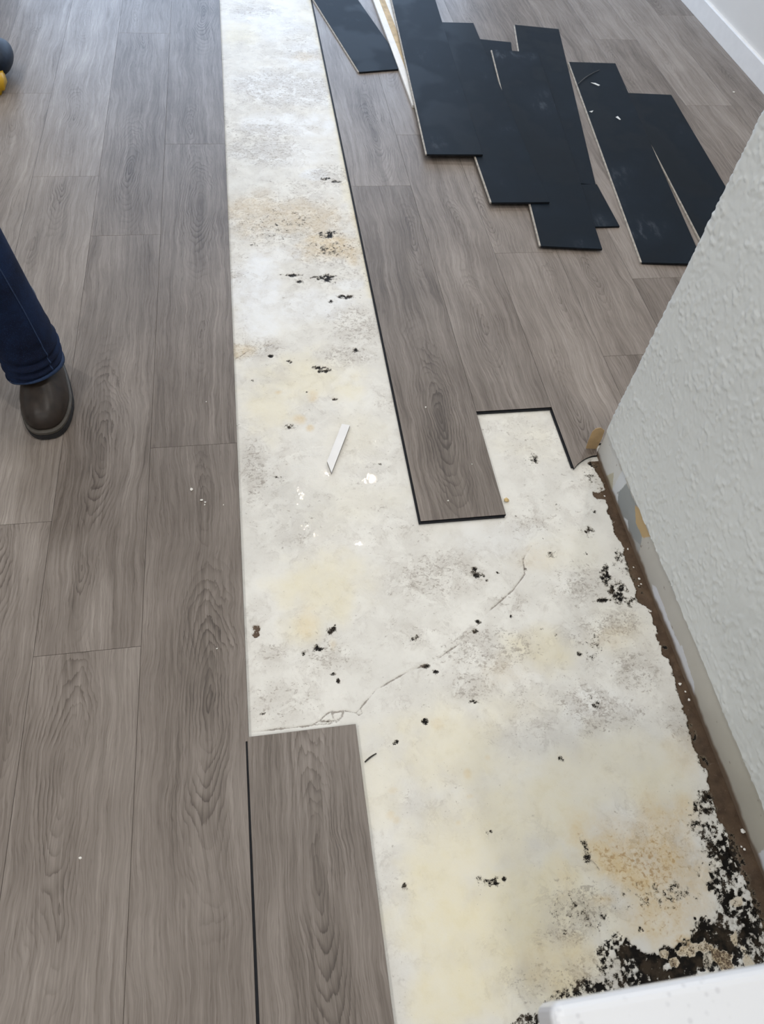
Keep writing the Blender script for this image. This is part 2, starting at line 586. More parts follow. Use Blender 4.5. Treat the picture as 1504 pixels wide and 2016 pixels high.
tan = soft([(590, 826, 16, 12, .8), (612, 842, 10, 8, .9), (616, 782, 14, 14, .7), (548, 772, 10, 5, .8), (1300, 1620, 80, 60, .75), (1345, 1600, 45, 45, .7),
            (1265, 1700, 140, 100, 1.0), (1310, 1790, 115, 65, .85), (1180, 1700, 60, 70, .35), (1190, 1770, 40, 20, .8), (1230, 1640, 90, 50, .4),
            (1345, 1855, 26, 22, 1.0), (1380, 1720, 30, 60, .6), (520, 390, 40, 20, .3), (650, 485, 80, 32, .75), (560, 430, 130, 50, .50), (500, 410, 60, 30, .5), (600, 110, 40, 14, .4), (690, 500, 20, 40, .6), (480, 690, 40, 14, .55),
            (1000, 1330, 60, 40, .2), (1200, 1250, 60, 30, .25), (655, 1268, 12, 18, .45), (1050, 1100, 60, 30, .22), (1100, 1890, 90, 60, .35),
            (605, 1225, 30, 40, .4), (770, 1605, 10, 11, .5), (780, 1614, 10, 10, .5), (920, 1523, 9, 11, .45), (960, 1491, 6, 6, .5), (902, 1620, 8, 7, .5), (775, 1557, 12, 9, .35), (860, 1425, 14, 14, .3), (925, 1568, 10, 6, .4), (1350, 1480, 40, 50, .3)])
# the white coat stops short of the wall: brown strip
edge_px = [(1150, 898), (1172, 925), (1190, 956), (1195, 990), (1206, 1030), (1225, 1075), (1238, 1113), (1253, 1168),
           (1259, 1186), (1275, 1194), (1289, 1228), (1301, 1269), (1302, 1287), (1317, 1297), (1325, 1327), (1331, 1360), (1347, 1402),
           (1361, 1461), (1375, 1506), (1389, 1517), (1394, 1537), (1403, 1570), (1417, 1610), (1430, 1645), (1446, 1694), (1460, 1726),
           (1481, 1772), (1500, 1817), (1530, 1900)]
ep = np.array([fs(*q) for q in edge_px])
o_ = np.argsort(ep[:, 1])
xe = np.interp(gy, ep[o_, 1], ep[o_, 0])
brn = 0.5 + (gx - xe + 0.016 * d_hi + 0.010 * d_x + 0.010 * d_sp) / 0.014
brn = np.where(gy > 1.172, 0, np.clip(brn, 0, 1)).astype(np.float32)


def pits(lst, k=0.55):
    m = np.zeros(SH, np.float32)
    for q in lst:
        px, py, rx, ry = q[:4]
        d = ell(px, py, rx, ry)
        near = d < 4
        v = np.zeros(SH, np.float32)
        v[near] = np.clip(1.0 - 0.5 * d[near] + k * 1.6 * d_hi[near] + k * d_sp[near], 0, 1)
        m = np.maximum(m, v)
    return m


brn = np.maximum(brn, pits([(1180, 974, 11, 7), (1190, 970, 10, 10), (507, 1238, 8, 8), (505, 1250, 7, 6)], .5))
blk = pits([(646, 462, 12, 5), (640, 549, 16, 5), (652, 545, 12, 5), (680, 583, 16, 4), (576, 542, 14, 2.5), (592, 554, 5, 3), (543, 443, 5, 3),
            (626, 724, 10, 2.5), (634, 731, 8, 2.5), (648, 727, 5, 3), (640, 352, 6, 3), (660, 357, 8, 3), (652, 593, 4, 2.5), (500, 482, 5, 2.5),
            (821, 1253, 9, 5), (838, 1311, 9, 3), (858, 1322, 4, 3), (936, 1241, 4, 5), (941, 1224, 4, 4), (938, 1132, 9, 6), (935, 1120, 4, 3),
            (1190, 1181, 15, 3), (1196, 1130, 4, 10), (1193, 1118, 4, 8), (966, 1636, 4, 7), (962, 1645, 3, 8), (1153, 1668, 5, 14), (1159, 1686, 6, 9),
            (797, 1745, 4, 6), (990, 1731, 5, 4), (975, 1738, 5, 4), (978, 1728, 4, 4), (836, 1421, 6, 4), (570, 840, 8, 5), (666, 1341, 3, 4),
            (656, 1238, 5, 5), (650, 1246, 4, 3), (660, 1230, 3, 4), (622, 1273, 5, 4), (628, 1279, 5, 3), (597, 1287, 3, 3), (645, 1420, 5, 3),
            (516, 1405, 4, 3), (654, 1327, 4, 2.5), (979, 1127, 2.5, 2.5), (958, 1143, 2.5, 2.5), (1006, 1213, 2.5, 2.5), (1033, 1120, 2.5, 2.5),
            (1017, 1016, 2.5, 2.5), (658, 786, 4, 2.5), (604, 771, 3, 2), (748, 913, 3, 2), (545, 940, 5, 3), (1069, 1060, 2, 2), (1153, 1092, 4, 3),
            (1105, 1493, 6, 4), (780, 1460, 5, 3), (930, 1380, 6, 4), (625, 1275, 3, 3), (700, 690, 4, 3), (498, 748, 4, 3), (534, 700, 4, 2.5), (570, 711, 4, 2.5),
            (1330, 1395, 4, 3), (1310, 1273, 6, 3), (1140, 1288, 5, 3), (1094, 1250, 3, 3), (1065, 1238, 3, 2)], .9) * .86


def speckle(lst, k=2.6, off=-0.05):
    m = np.zeros(SH, np.float32)
    for px, py, rx, ry, s in lst:
        d = ell(px, py, rx, ry)
        near = d < 1.6
        v = np.zeros(SH, np.float32)
        f = s * sstep(1.5, 0.2, d[near]) * (1.0 + off)
        v[near] = np.clip(f * 0.62 + f * k * (0.55 * d_sp[near] + 0.65 * d_hi[near]), 0, 1)
        m = np.maximum(m, v)
    return m


blk = np.maximum(blk, speckle([(1157, 1046, 15, 13, .95), (1052, 906, 22, 16, .62), (1096, 1000, 12, 10, .6), (1168, 1006, 9, 8, .8),
                               (1085, 1090, 14, 14, .66), (1188, 1135, 12, 26, .72), (1222, 1168, 30, 30, .92), (1240, 1185, 26, 14, .85), (1160, 940, 20, 20, .55),
                               (1170, 915, 14, 14, .8), (970, 1735, 32, 16, .62), (1225, 1110, 22, 40, .55), (560, 440, 120, 50, .42),
                               (650, 490, 70, 26, .5), (1255, 1140, 12, 40, .6), (1150, 1800, 80, 60, .50), (1165, 1270, 40, 50, .42),
                               (1170, 1380, 30, 30, .55), (1300, 1760, 120, 50, .45), (945, 1728, 10, 14, .6), (655, 1237, 18, 20, .55), (622, 1275, 22, 12, .5)]))
mold = soft([(1392, 1570, 30, 26, .62), (1385, 1590, 44, 24, .60), (1372, 1625, 26, 40, .52), (1400, 1650, 40, 60, .68), (1436, 1690, 34, 80, 1.0), (1410, 1740, 50, 60, .72),
             (1450, 1790, 50, 70, 1.05), (1400, 1815, 70, 30, 1.0), (1430, 1860, 100, 60, 1.45), (1340, 1895, 120, 40, 1.6),
             (1255, 1865, 60, 46, 1.25), (1230, 1880, 50, 55, .95), (1205, 1890, 40, 60, .66), (1180, 1950, 80, 35, .72), (1120, 1975, 70, 26, .58), (1300, 1920, 120, 30, 1.2),
             (1385, 1500, 14, 34, .60), (1365, 1440, 10, 30, .55), (1480, 1830, 60, 100, 1.0), (1195, 1805, 20, 16, .62), (1500, 1950, 200, 60, 1.2), (1050, 2010, 60, 24, .6),
             (1250, 2010, 200, 60, 1.1)], 0.9, (1.2, .3))
# clean tongue of the thick coat that hangs over the mouldy hollow
tongue = soft([(1290, 1790, 105, 70, 1.0), (1340, 1760, 60, 60, 1.0), (1265, 1760, 60, 60, 1.), (1300, 1850, 50, 26, 1.), (1330, 1830, 50, 30, 1.)], 0.5, (1.08, 0.92), 2.4)
mold = mold * (1 - 0.93 * tongue)
blk = np.maximum(blk, np.clip(mold * 0.80 + np.minimum(mold, 1) * (0.9 * d_hi + 2.2 * d_sp), 0, 1))
lightp = soft([(1425, 1885, 22, 24, 1.0), (1445, 1850, 12, 22, .8), (1370, 1868, 40, 14, .9), (1330, 1893, 8, 10, .9), (1310, 1876, 10, 8, .9), (1470, 1880, 12, 24, .7), (1395, 1890, 12, 20, .6), (1448, 1775, 14, 12, .8)], 1.3, (1.1, 0.8), 1.6)
blk = blk * (1 - 0.85 * lightp)
brn = np.maximum(brn * (1 - 0.2 * lightp), lightp * .53)
tan = np.maximum(tan, lightp * 0.95)
dirt = np.maximum(dirt, lightp * 0.8)

crack_px = [(493, 1440), (560, 1432), (612, 1428), (628, 1420), (660, 1418), (655, 1402), (678, 1400), (702, 1402), (709, 1396), (712, 1390), (738, 1357), (779, 1334), (806, 1320),
            (832, 1312), (865, 1295), (902, 1268), (935, 1234), (966, 1200), (1010, 1161), (1034, 1130), (1030, 1100), (1046, 1075)]
cd_ = polydist([fs(*q) + np.array([random.uniform(-.002, .002), random.uniform(-.002, .002)]) for q in crack_px])
cd_ = cd_ + 0.009 * np.abs(d_x)
crk = sstep(0.0042, 0.0010, cd_) * np.clip(.95 + 1.4 * d_x, .7, 1)
for pts, wdt, s in (([(465, 705), (476, 699), (488, 690), (505, 690), (540, 676)], .0055, .8), ([(690, 684), (718, 690), (735, 698), (757, 706)], .004, .55), ([(630, 1418), (640, 1408), (652, 1400), (668, 1402)], .004, .9),
                    ([(662, 1421), (672, 1412), (676, 1402)], .006, .8), ([(700, 1402), (706, 1408), (713, 1404), (710, 1394)], .003, .8), ([(610, 1427), (650, 1424), (664, 1416)], .005, .7),
                    ([(1040, 1075), (1080, 1065), (1120, 1062)], .004, .35), ([(680, 1320), (700, 1300), (722, 1302)], .003, .4), ([(490, 1395), (530, 1384), (600, 1372), (640, 1362)], .003, .35),
                    ([(725, 1400), (760, 1396), (800, 1380)], .003, .25), ([(546, 350), (548, 400), (549, 470), (552, 520)], .003, .3), ([(1160, 1690), (1172, 1700), (1180, 1712)], .003, .9),
                    ([(1035, 1245), (1045, 1170), (1060, 1160)], .003, .25), ([(1030, 1440), (1042, 1450), (1040, 1442)], .003, .25)):
    dd = polydist([fs(*q) for q in pts]) + 0.006 * np.abs(d_x)
    crk = np.maximum(crk, s * sstep(wdt, wdt * 0.2, dd))
wet = soft([(640, 930, 130, 90, 1.0), (700, 1060, 120, 60, .95), (560, 1000, 70, 100, .75), (800, 990, 60, 80, .6), (735, 935, 60, 50, 1.0), (700, 880, 100, 60, .8), (760, 1130, 160, 60, .4),
            (1180, 1985, 20, 20, .2)], 1.2, (1.15, .4))
wet = np.maximum(wet, brn * 0.30)

flat = 1 - 0.92 * np.clip(wet * 1.3, 0, 1)
gz = SLAB - 0.0006 + flat * (0.0011 * d_lo + 0.0009 * d_x + 0.0010 * d_hi * (0.35 + 0.65 * np.clip(dirt + tan, 0, 1)))
gz = gz - 0.0042 * sstep(0.40, 0.60, brn) - 0.0016 * crk - 0.0012 * sstep(.45, .7, np.minimum(blk, 1)) - 0.0045 * sstep(.8, 1.1, mold)
gz = gz + 0.0016 * tongue * (1 - sstep(0.4, 0.6, brn))
gz = np.minimum(gz, SLAB + 0.0004)
out = (gx < -0.02) | (gx > 1.04) | (gy > 4.76) | (gy < -0.3)
gz[out] = SLAB - 0.0008

me = bpy.data.meshes.new('floor')
me.vertices.add(NX * NY)
co = np.empty((NX * NY, 3), np.float32)
co[:, 0], co[:, 1], co[:, 2] = gx, gy, gz
me.vertices.foreach_set('co', co.ravel())
ii = np.arange(NX * NY).reshape(NY, NX)
q = np.stack([ii[:-1, :-1], ii[:-1, 1:], ii[1:, 1:], ii[1:, :-1]], -1).reshape(-1, 4)
nf = len(q)
me.loops.add(nf * 4)
me.loops.foreach_set('vertex_index', q.ravel().astype(np.int32))
me.polygons.add(nf)
me.polygons.foreach_set('loop_start', np.arange(nf, dtype=np.int32) * 4)
me.polygons.foreach_set('use_smooth', np.ones(nf, bool))
for nm, chans in (('stain_a', (yel, dirt, tan, blk)), ('stain_b', (brn, wet, cool, crk))):
    at = me.attributes.new(nm, 'FLOAT_COLOR', 'POINT')
    at.data.foreach_set('color', np.stack([np.clip(c, 0, 1) for c in chans], -1).astype(np.float32).ravel())
me.materials.append(M_SLAB)
me.update(calc_edges=True)
me.validate()
floor = bpy.data.objects.new('floor', me)
COL.objects.link(floor)
tag(floor, 'white painted concrete slab with yellow stains, mould and a crack', kind='structure')

# ------------------------------------------------------------------ laid planks
KN = [  # knots seen in the photograph: pixel, strength
    (400, 28, 1.0), (375, 255, .6), (390, 400, 1.0), (395, 655, .55), (395, 985, .55), (412, 1385, 1.0),
    (283, 75, .7), (256, 335, .95), (196, 885, 1.0), (165, 1120, .6), (122, 1525, .95), (110, 1800, .6),
    (145, 226, .75), (120, 366, .75), (170, 45, .5), (8, 1058, .9), (20, 1420, .4), (735, 262, 1.0), (712, 150, .6), (865, 822, 1.0), (815, 470, .6),
    (955, 640, .75), (900, 440, .6), (1104, 585, .6), (1132, 810, .7), (955, 420, .7), (1165, 540, .6), (1180, 170, .7),
    (1220, 130, .6), (1470, 190, .8), (1170, 40, .6), (1300, 110, .5)]
KW = [(fl(a, b), s) for a, b, s in KN]
THK = 0.0072
GAP = 0.00028


def plank_mesh(name, poly, z1=0.0, thk=THK, bev=0.0004):
    bm = bmesh.new()
    prism(bm, poly, z1 - thk, z1, 0, 1)
    bmesh.ops.recalc_face_normals(bm, faces=bm.faces)
    top = [e for e in bm.edges if all(abs(v.co.z - z1) < 1e-6 for v in e.verts)]
    if bev:
        bmesh.ops.bevel(bm, geom=top, offset=bev, segments=1, affect='EDGES', material=0)
    me_ = bpy.data.meshes.new(name)
    bm.to_mesh(me_)
    bm.free()
    me_.materials.append(M_WOOD)
    me_.materials.append(M_CORE)
    return me_


MESHES = {}


def plank(x0, x1, y0, y1, poly=None, tone=None, knots=None, parent=floor, name='plank', z=0.0):
    cx, cy = (x0 + x1) / 2, (y0 + y1) / 2
    if poly is None:
        key = (round(x1 - x0, 4), round(y1 - y0, 4))
        if key not in MESHES:
            hx, hy = (x1 - x0) / 2 - GAP, (y1 - y0) / 2 - GAP
            MESHES[key] = plank_mesh('plank', [(-hx, -hy), (hx, -hy), (hx, hy), (-hx, hy)])
        m_ = MESHES[key]
    else:
        m_ = plank_mesh('plank', [(a - cx, b - cy) for a, b in poly])
    o = bpy.data.objects.new(name, m_)
    COL.objects.link(o)
    if parent is not None:
        o.parent = parent
    o.location = (cx, cy, z)
    ks = knots if knots is not None else [((p[0] - cx, p[1] - cy), s) for p, s in KW if x0 < p[0] < x1 and y0 < p[1] < y1]
    ks = sorted(ks, key=lambda k: -k[1])[:2]
    while len(ks) < 2:
        ks.append(((random.uniform(-.07, .07), random.uniform(-.7, .7)), random.choice([0.25, .45, .7])))
    for nm, k in zip(('knot_a', 'knot_b'), ks):
        o[nm] = [float(k[0][0]), float(k[0][1]), float(k[1])]
    o['seed'] = random.uniform(0, 90)
    o['tone'] = float(random.uniform(-.09, .11) if tone is None else tone)
    return o


TONE = {(-1, 0): 0.0}
JOINT = {-1: 1.311, -2: 0.735, -3: 1.095, -4: 1.70, -5: 0.42, -6: 1.2, -7: .9, -8: .25, -9: 1.4, -10: .7, -11: 1.1, -12: .3, -13: .8,
         0: -1.021, 1: -1.3, 2: 1.009, 3: 1.374, 4: 2.107, 5: 1.574, 6: 1.945, 7: 1.20, 8: .75, 9: 1.62, 10: 1.05}
for c in range(-13, 11):
    x0, x1 = c * W, (c + 1) * W
    if c == 10:
        x1 = 2.494
    j = JOINT[c]
    k0 = math.floor((-2.45 - j) / LP)
    for k in range(k0, 9):
        a, b = j + k * LP, j + (k + 1) * LP
        a, b = max(a, -2.45), min(b, 6.95)
        if b - a < 0.03:
            continue
        if c in (0, 1):
            if b > -1.0 and a < 5.0:
                if b <= 5.05 or b - 5.0 < .05:
                    continue
                a = 5.0
        if c in (2, 3):
            lim = 1.009 if c == 2 else 1.374
            if a < lim - 1e-3:
                if b <= lim + .01:
                    if a > -1.3:
                        continue
                    b = min(b, -1.0)
                    if b - a < .05:
                        continue
                else:
                    continue
        if c == 4 and b < 2.0:
            continue
        tone = None
        if c == 4 and abs(b - 2.107) < 1e-3:
            continue
        if c == -3:
            tone = 0.15
        if c == -4:
            tone = .09
        if c == -3 and a < 0.2:
            tone = 0.0
        if c in (-1, -2):
            tone = random.choice([-.07, -.03, .03])
        if c == -2 and abs(b - .735) < .02:
            tone = 0.06
        if c == 2:
            tone = -0.08 if a < 1.1 else 0.05
        if c == 3:
            tone = -.03 if a < 1.5 else 0.08
        if c == 4:
            tone = .08
        if c == -1 and a < 0.5 < b:
            # the plank beside the loose one: its edge is notched where the black tongue shows
            poly = [(x0 + GAP, a + GAP), (x1 - 0.0068, a + GAP), (x1 - 0.0068, 0.494), (x1 - GAP, 0.494), (x1 - GAP, b - GAP), (x0 + GAP, b - GAP)]
            o = plank(x0, x1, a, b, poly, tone=-.02)
            bmx = bmesh.new()
            add_box(bmx, (x1 - 0.0066 - o.location.x, a - o.location.y, -0.0068), (x1 - 0.0012 - o.location.x, 0.4935 - o.location.y, -0.0022))
            tag(bm_obj('locking_tongue', bmx, M_CORE, o), 'black locking tongue along the plank edge')
            continue
        o = plank(x0, x1, a, b, tone=tone)
        if c == 2 and -1 < a < 5.0:
            bmx = bmesh.new()
            add_box(bmx, (-W / 2 - .0052, -(b - a) / 2 + .001, -.0070), (-W / 2 + .0006, (b - a) / 2 - .001, -.0036))
            if a < 1.1:
                add_box(bmx, (-W / 2 - .0052, -(b - a) / 2 - .0050, -.0070), (W / 2 - .004, -(b - a) / 2 + .0008, -.0036))
            bm_obj('locking_tongue', bmx, M_CORE, o)
        if c == 3 and abs(a - 1.374) < 1e-3:
            bmx = bmesh.new()
            add_box(bmx, (-W / 2 + .001, -(b - a) / 2 - .0055, -.0070), (W / 2 - .001, -(b - a) / 2 + .0008, -.0036))
            bm_obj('locking_tongue', bmx, M_CORE, o)
# the plank cut round the wall corner
q0, q1 = fl(1130, 922), fl(1172, 897)
arc = []
for i in range(7):
    u = i / 6
    px = 1130 + (1176 - 1130) * u
    py = 922 - 26 * (math.sin(u * math.pi / 2) ** .8)
    arc.append(tuple(fl(px, py)))
poly = [(4 * W + GAP, 2.107 - GAP), (4 * W + GAP, arc[0][1])] + arc[1:] + [(1.006, 1.226), (5 * W - GAP, 1.226), (5 * W - GAP, 2.107 - GAP)]
o = plank(4 * W, 5 * W, 1.14, 2.107, poly, tone=.05)
bmx = bmesh.new()
add_box(bmx, (-W / 2 - .0050, 1.150 - 1.6235, -.0070), (-W / 2 + .0010, 1.366 - 1.6235, -.0036))
bm_obj('locking_tongue', bmx, M_CORE, o)

# ------------------------------------------------------------------ room shell
Z1 = 2.62
wf = box_obj('wall_left', (-3.09, -2.45, -0.02), (-2.972, 7.0, Z1), M_WALLP)
tag(wf, kind='structure')
tag(box_obj('wall_right', (2.509, -2.45, -0.02), (2.63, 7.0, Z1), M_WALLP), kind='structure')
tag(box_obj('wall_front', (-3.09, -2.57, -0.02), (2.63, -2.45, Z1), M_WALLP), kind='structure')
tag(box_obj('ceiling', (-3.09, -2.57, Z1), (2.63, 7.12, Z1 + .1), M_CEIL), kind='structure')
bm = bmesh.new()
add_box(bm, (-3.09, 7.0, -0.02), (-1.75, 7.12, Z1))
add_box(bm, (2.05, 7.0, -0.02), (2.63, 7.12, Z1))
add_box(bm, (-1.75, 7.0, 2.12), (2.05, 7.12, Z1))
tag(bm_obj('wall_back', bm, M_WALLP), kind='structure')
bm = bmesh.new()
for x in (-1.75, -0.48, .78, 2.0):
    add_box(bm, (x, 7.02, 0.0), (x + .05, 7.08, 2.12))
add_box(bm, (-1.75, 7.02, 0.0), (2.05, 7.08, .06))
add_box(bm, (-1.75, 7.02, 2.06), (2.05, 7.08, 2.12))
tag(bm_obj('window_1', bm, M_TRIM), kind='structure')
# far baseboard: board with an eased top edge
bm = bmesh.new()
pr = [(0, 0), (0, .085), (.002, .090), (.006, .092), (.0145, .092), (.0145, 0)]
v0 = [bm.verts.new((2.4945 + a, -2.45, b)) for a, b in pr]
v1 = [bm.verts.new((2.4945 + a, 7.0, b)) for a, b in pr]
bm.faces.new(v0)
bm.faces.new(v1[::-1])
for i in range(6):
    bm.faces.new((v0[i], v0[(i + 1) % 6], v1[(i + 1) % 6], v1[i]))
tag(bm_obj('baseboard_right', bm, M_TRIM), kind='structure')

# ------------------------------------------------------------------ partition wall at the right
XF, YC, ZB = 0.9940, 1.206, 0.091            # painted face, end of the wall, height of the bare base
part = empty('wall_partition', (1.06, .2, 0))
tag(part, kind='structure')
RB = 0.018
bm = bmesh.new()
add_box(bm, (1.0015, -2.44, SLAB), (1.125, YC - .03, Z1))
core = bm_obj('wall_core', bm, M_WALLP)
core.parent = part
core.matrix_parent_inverse = Matrix.Translation((-1.06, -.2, 0))


def wall_skin(name, xface, r, zs, ystart, bumpf, mat, step):
    """curved skin: flat face towards -X, bull-nosed at the far end, then the end face"""
    ss = []
    L1 = (YC - r) - ystart
    n1 = int(L1 / step)
    P, Nn = [], []
    for i in range(n1):
        y = ystart + L1 * i / n1
        P.append((xface, y))
        Nn.append((-1, 0))
    for i in range(13):
        a = math.pi / 2 * i / 12
        P.append((xface + r - r * math.cos(a), YC - r + r * math.sin(a)))
        Nn.append((-math.cos(a), math.sin(a)))
    for x in np.linspace(xface + r, 1.13, 6)[1:]:
        P.append((x, YC))
        Nn.append((0, 1))
    P, Nn = np.array(P), np.array(Nn)
    s = np.concatenate([[0], np.cumsum(np.hypot(*np.diff(P, axis=0).T))])
    zz = np.asarray(zs)
    SS, ZZ = np.meshgrid(s, zz)
    h = bumpf(SS, ZZ)
    X = P[None, :, 0] + Nn[None, :, 0] * h
    Y = P[None, :, 1] + Nn[None, :, 1] * h
    return X, Y, ZZ, SS


def grid_obj(name, X, Y, Z, mat, parent):
    ny, nx = X.shape
    co = np.stack([X.ravel(), Y.ravel(), Z.ravel()], -1)
    m_ = bpy.data.meshes.new(name)
    m_.vertices.add(nx * ny)
    m_.vertices.foreach_set('co', co.astype(np.float32).ravel())
    ii = np.arange(nx * ny).reshape(ny, nx)
    q = np.stack([ii[:-1, :-1], ii[1:, :-1], ii[1:, 1:], ii[:-1, 1:]], -1).reshape(-1, 4)
    m_.loops.add(len(q) * 4)
    m_.loops.foreach_set('vertex_index', q.ravel().astype(np.int32))
    m_.polygons.add(len(q))
    m_.polygons.foreach_set('loop_start', np.arange(len(q), dtype=np.int32) * 4)
    m_.polygons.foreach_set('use_smooth', np.ones(len(q), bool))
    m_.materials.append(mat)
    m_.update(calc_edges=True)
    m_.validate()
    o = bpy.data.objects.new(name, m_)
    COL.objects.link(o)
    o.parent = parent
    o.matrix_parent_inverse = Matrix.Translation((-1.06, -.2, 0))
    return o


def tex(SS, ZZ):
    a = fbm(SS, ZZ, 120, 3, 5)
    b = fbm(SS, ZZ, 30, 3, 9)
    c = fbm(SS, ZZ, 150, 1, 15)
    h = 0.0018 * sstep(.50, .66, a) * sstep(.30, .58, b) + 0.0012 * (c - .5) + 0.0005 * (b - .5)
    return h


zs = np.concatenate([np.arange(ZB, 1.32, 0.0032), np.linspace(1.36, Z1, 8)])
X, Y, Z, SS = wall_skin('coat', XF, RB, zs, -0.25, tex, M_WALL, 0.0032)
# ragged lower edge of the paint, rolled back to the base
rag = 0.0030 * (fbm(SS[0], SS[0] * 0, 60, 3, 3) - .5) + 0.004 * (fbm(SS[0], SS[0] * 0, 9, 2, 8) - .5)
zz0 = Z[:1].copy() + rag
Xl, Yl = X[:1].copy(), Y[:1].copy()
Z[0] = zz0[0] + 0.0016
dirx = np.where(Yl > YC - 0.001, 0, 0.0042)
diry = np.where(Yl > YC - 0.001, -0.0042, 0)
X = np.concatenate([Xl + dirx, Xl + dirx * .3, X])
Y = np.concatenate([Yl + diry, Yl + diry * .3, Y])
Z = np.concatenate([zz0, zz0, Z])
coat = grid_obj('textured_coat', X, Y, Z, M_WALL, part)
tag(coat, 'light grey splatter-textured wall paint ending in a ragged lower edge')
# the rest of the coat towards the camera's back
rest = box_obj('plain_coat', (XF, -2.44, ZB), (1.0015, -0.25, Z1), M_WALL)
rest.parent = part
rest.matrix_parent_inverse = Matrix.Translation((-1.06, -.2, 0))

# bare base strip with its colour patches
zs = np.arange(SLAB - .004, ZB + 0.006, 0.0022)
X, Y, Z, SS = wall_skin('strip', XF + 0.0042, RB - .002, zs, -0.25, lambda a, b: 0.0007 * (fbm(a, b, 40, 3, 4) - .5), M_STRIP, 0.0024)
strip = grid_obj('bare_base_strip', X, Y, Z, M_STRIP, part)
tag(strip, 'bare lower wall where the baseboard was, patched grey, white and tan')
yy, zz = Y.ravel(), Z.ravel()
s_ = SS.ravel()
nz1 = (fbm(s_, zz, 14, 4, 77) - .5)
nz2 = (fbm(s_, zz, 60, 3, 78) - .5)
C = np.empty((len(yy), 3))
t_ = np.clip((yy - .15) / .55, 0, 1)[:, None]
C[:] = (1 - t_) * np.array([.44, .42, .36]) + t_ * np.array([.47, .46, .43])


def on_wall(px, py, xw=XF + .0042):
    d = CF + CR * ((px - 752) / FPX) - CU * ((py - 1008) / FPX)
    t = (xw - CAM[0]) / d[0]
    p_ = CAM + t * d
    return p_[1], p_[2]


def patch(pts, col, warp=0.010, soft_=0.002):
    pp = [on_wall(*q) for q in pts]
    Yw, Zw = yy + warp * nz1, zz + warp * nz2 * .6
    ins = np.zeros(len(yy), bool)
    n = len(pp)
    for i in range(n):
        (y0, z0), (y1, z1) = pp[i], pp[(i + 1) % n]
        cond = ((z0 > Zw) != (z1 > Zw)) & (Yw < (y1 - y0) * (Zw - z0) / (z1 - z0 + 1e-12) + y0)
        ins ^= cond
    C[ins] = col


patch([(1165, 900), (1195, 835), (1222, 925), (1232, 960), (1215, 985), (1195, 985), (1180, 940)], (.56, .57, .56))
patch([(1192, 938), (1208, 930), (1206, 962), (1198, 980), (1188, 960)], (.44, .42, .33))
patch([(1196, 985), (1207, 960), (1225, 925), (1234, 950), (1217, 968), (1222, 1005), (1210, 1005)], (.58, .61, .64))
patch([(1217, 968), (1233, 952), (1256, 1000), (1268, 1030), (1262, 1075), (1245, 1060), (1215, 1010)], (.265, .285, .29))
patch([(1205, 1000), (1218, 1010), (1245, 1060), (1262, 1075), (1255, 1100), (1235, 1060), (1218, 1025)], (.36, .375, .38))
patch([(1228, 1015), (1236, 1025), (1240, 1050), (1246, 1065), (1236, 1060)], (.60, .63, .66), .02)
patch([(1250, 996), (1258, 1000), (1280, 1056), (1266, 1060), (1252, 1030)], (.46, .33, .17))
patch([(1283, 1150), (1293, 1158), (1322, 1235), (1340, 1275), (1365, 1345), (1352, 1350), (1318, 1265), (1290, 1190)], (.63, .65, .70))
patch([(1328, 1272), (1342, 1272), (1366, 1345), (1372, 1395), (1350, 1345)], (.60, .62, .66))
patch([(1488, 1685), (1504, 1668), (1520, 1720), (1500, 1720)], (.66, .68, .72))
low = sstep(0.010, -0.004, zz + 0.016 * nz1 + .006 * nz2)[:, None]
C = C * (1 - low) + np.array([.16, .115, .08]) * low
sp_ = (fbm(s_, zz, 90, 3, 99) > .86)
C[sp_] = (.20, .17, .15)
C = np.clip(C * (1 + 0.10 * nz1[:, None]), 0, 1)
at = strip.data.attributes.new('patch', 'FLOAT_COLOR', 'POINT')
at.data.foreach_set('color', np.concatenate([C, np.ones((len(yy), 1))], 1).astype(np.float32).ravel())

# torn drywall paper curling off the wall corner
bm = bmesh.new()
outl = [(1.001, -.001), (.970, .001), (.967, .031), (.966, .072), (.972, .085), (.984, .089), (.9985, .078), (1.002, .043)]
f0 = [bm.verts.new((x, 1.207 + (1.0 - x) * .10, z)) for x, z in outl]
f1 = [bm.verts.new((x, 1.2088 + (1.0 - x) * .10, z)) for x, z in outl]
bm.faces.new(f0)
bm.faces.new(f1[::-1])
for i in range(len(outl)):
    k = (i + 1) % len(outl)
    bm.faces.new((f0[i], f0[k], f1[k], f1[i]))
tp = bm_obj('torn_paper', bm, M_KRAFT)
tp.parent = part
tp.matrix_parent_inverse = Matrix.Translation((-1.06, -.2, 0))
tag(tp, 'torn tan drywall paper sticking out at the wall corner')

# ------------------------------------------------------------------ worktop and its base
top = box_obj('worktop', (0.2655, -0.95, 0.858), (0.9925, -0.0150, 0.91), M_QUARTZ, bevel=0.009, seg=4)
tag(top, 'white speckled quartz worktop, only its rounded corner in view', 'worktop')
cab = empty('base_cabinet', (0.62, -.62, SLAB))
tag(cab, 'white base cabinet under the speckled quartz worktop', 'cabinet')
for nm, a, b in (('body', (-.27, -.30, .09), (.37, .30, .866)), ('plinth', (-.25, -.26, 0.0015), (.37, .27, .09)), ('back_panel', (-.272, .30, .02), (.372, .312, .866))):
    box_obj(nm, a, b, M_TRIM, cab, .002, 1)

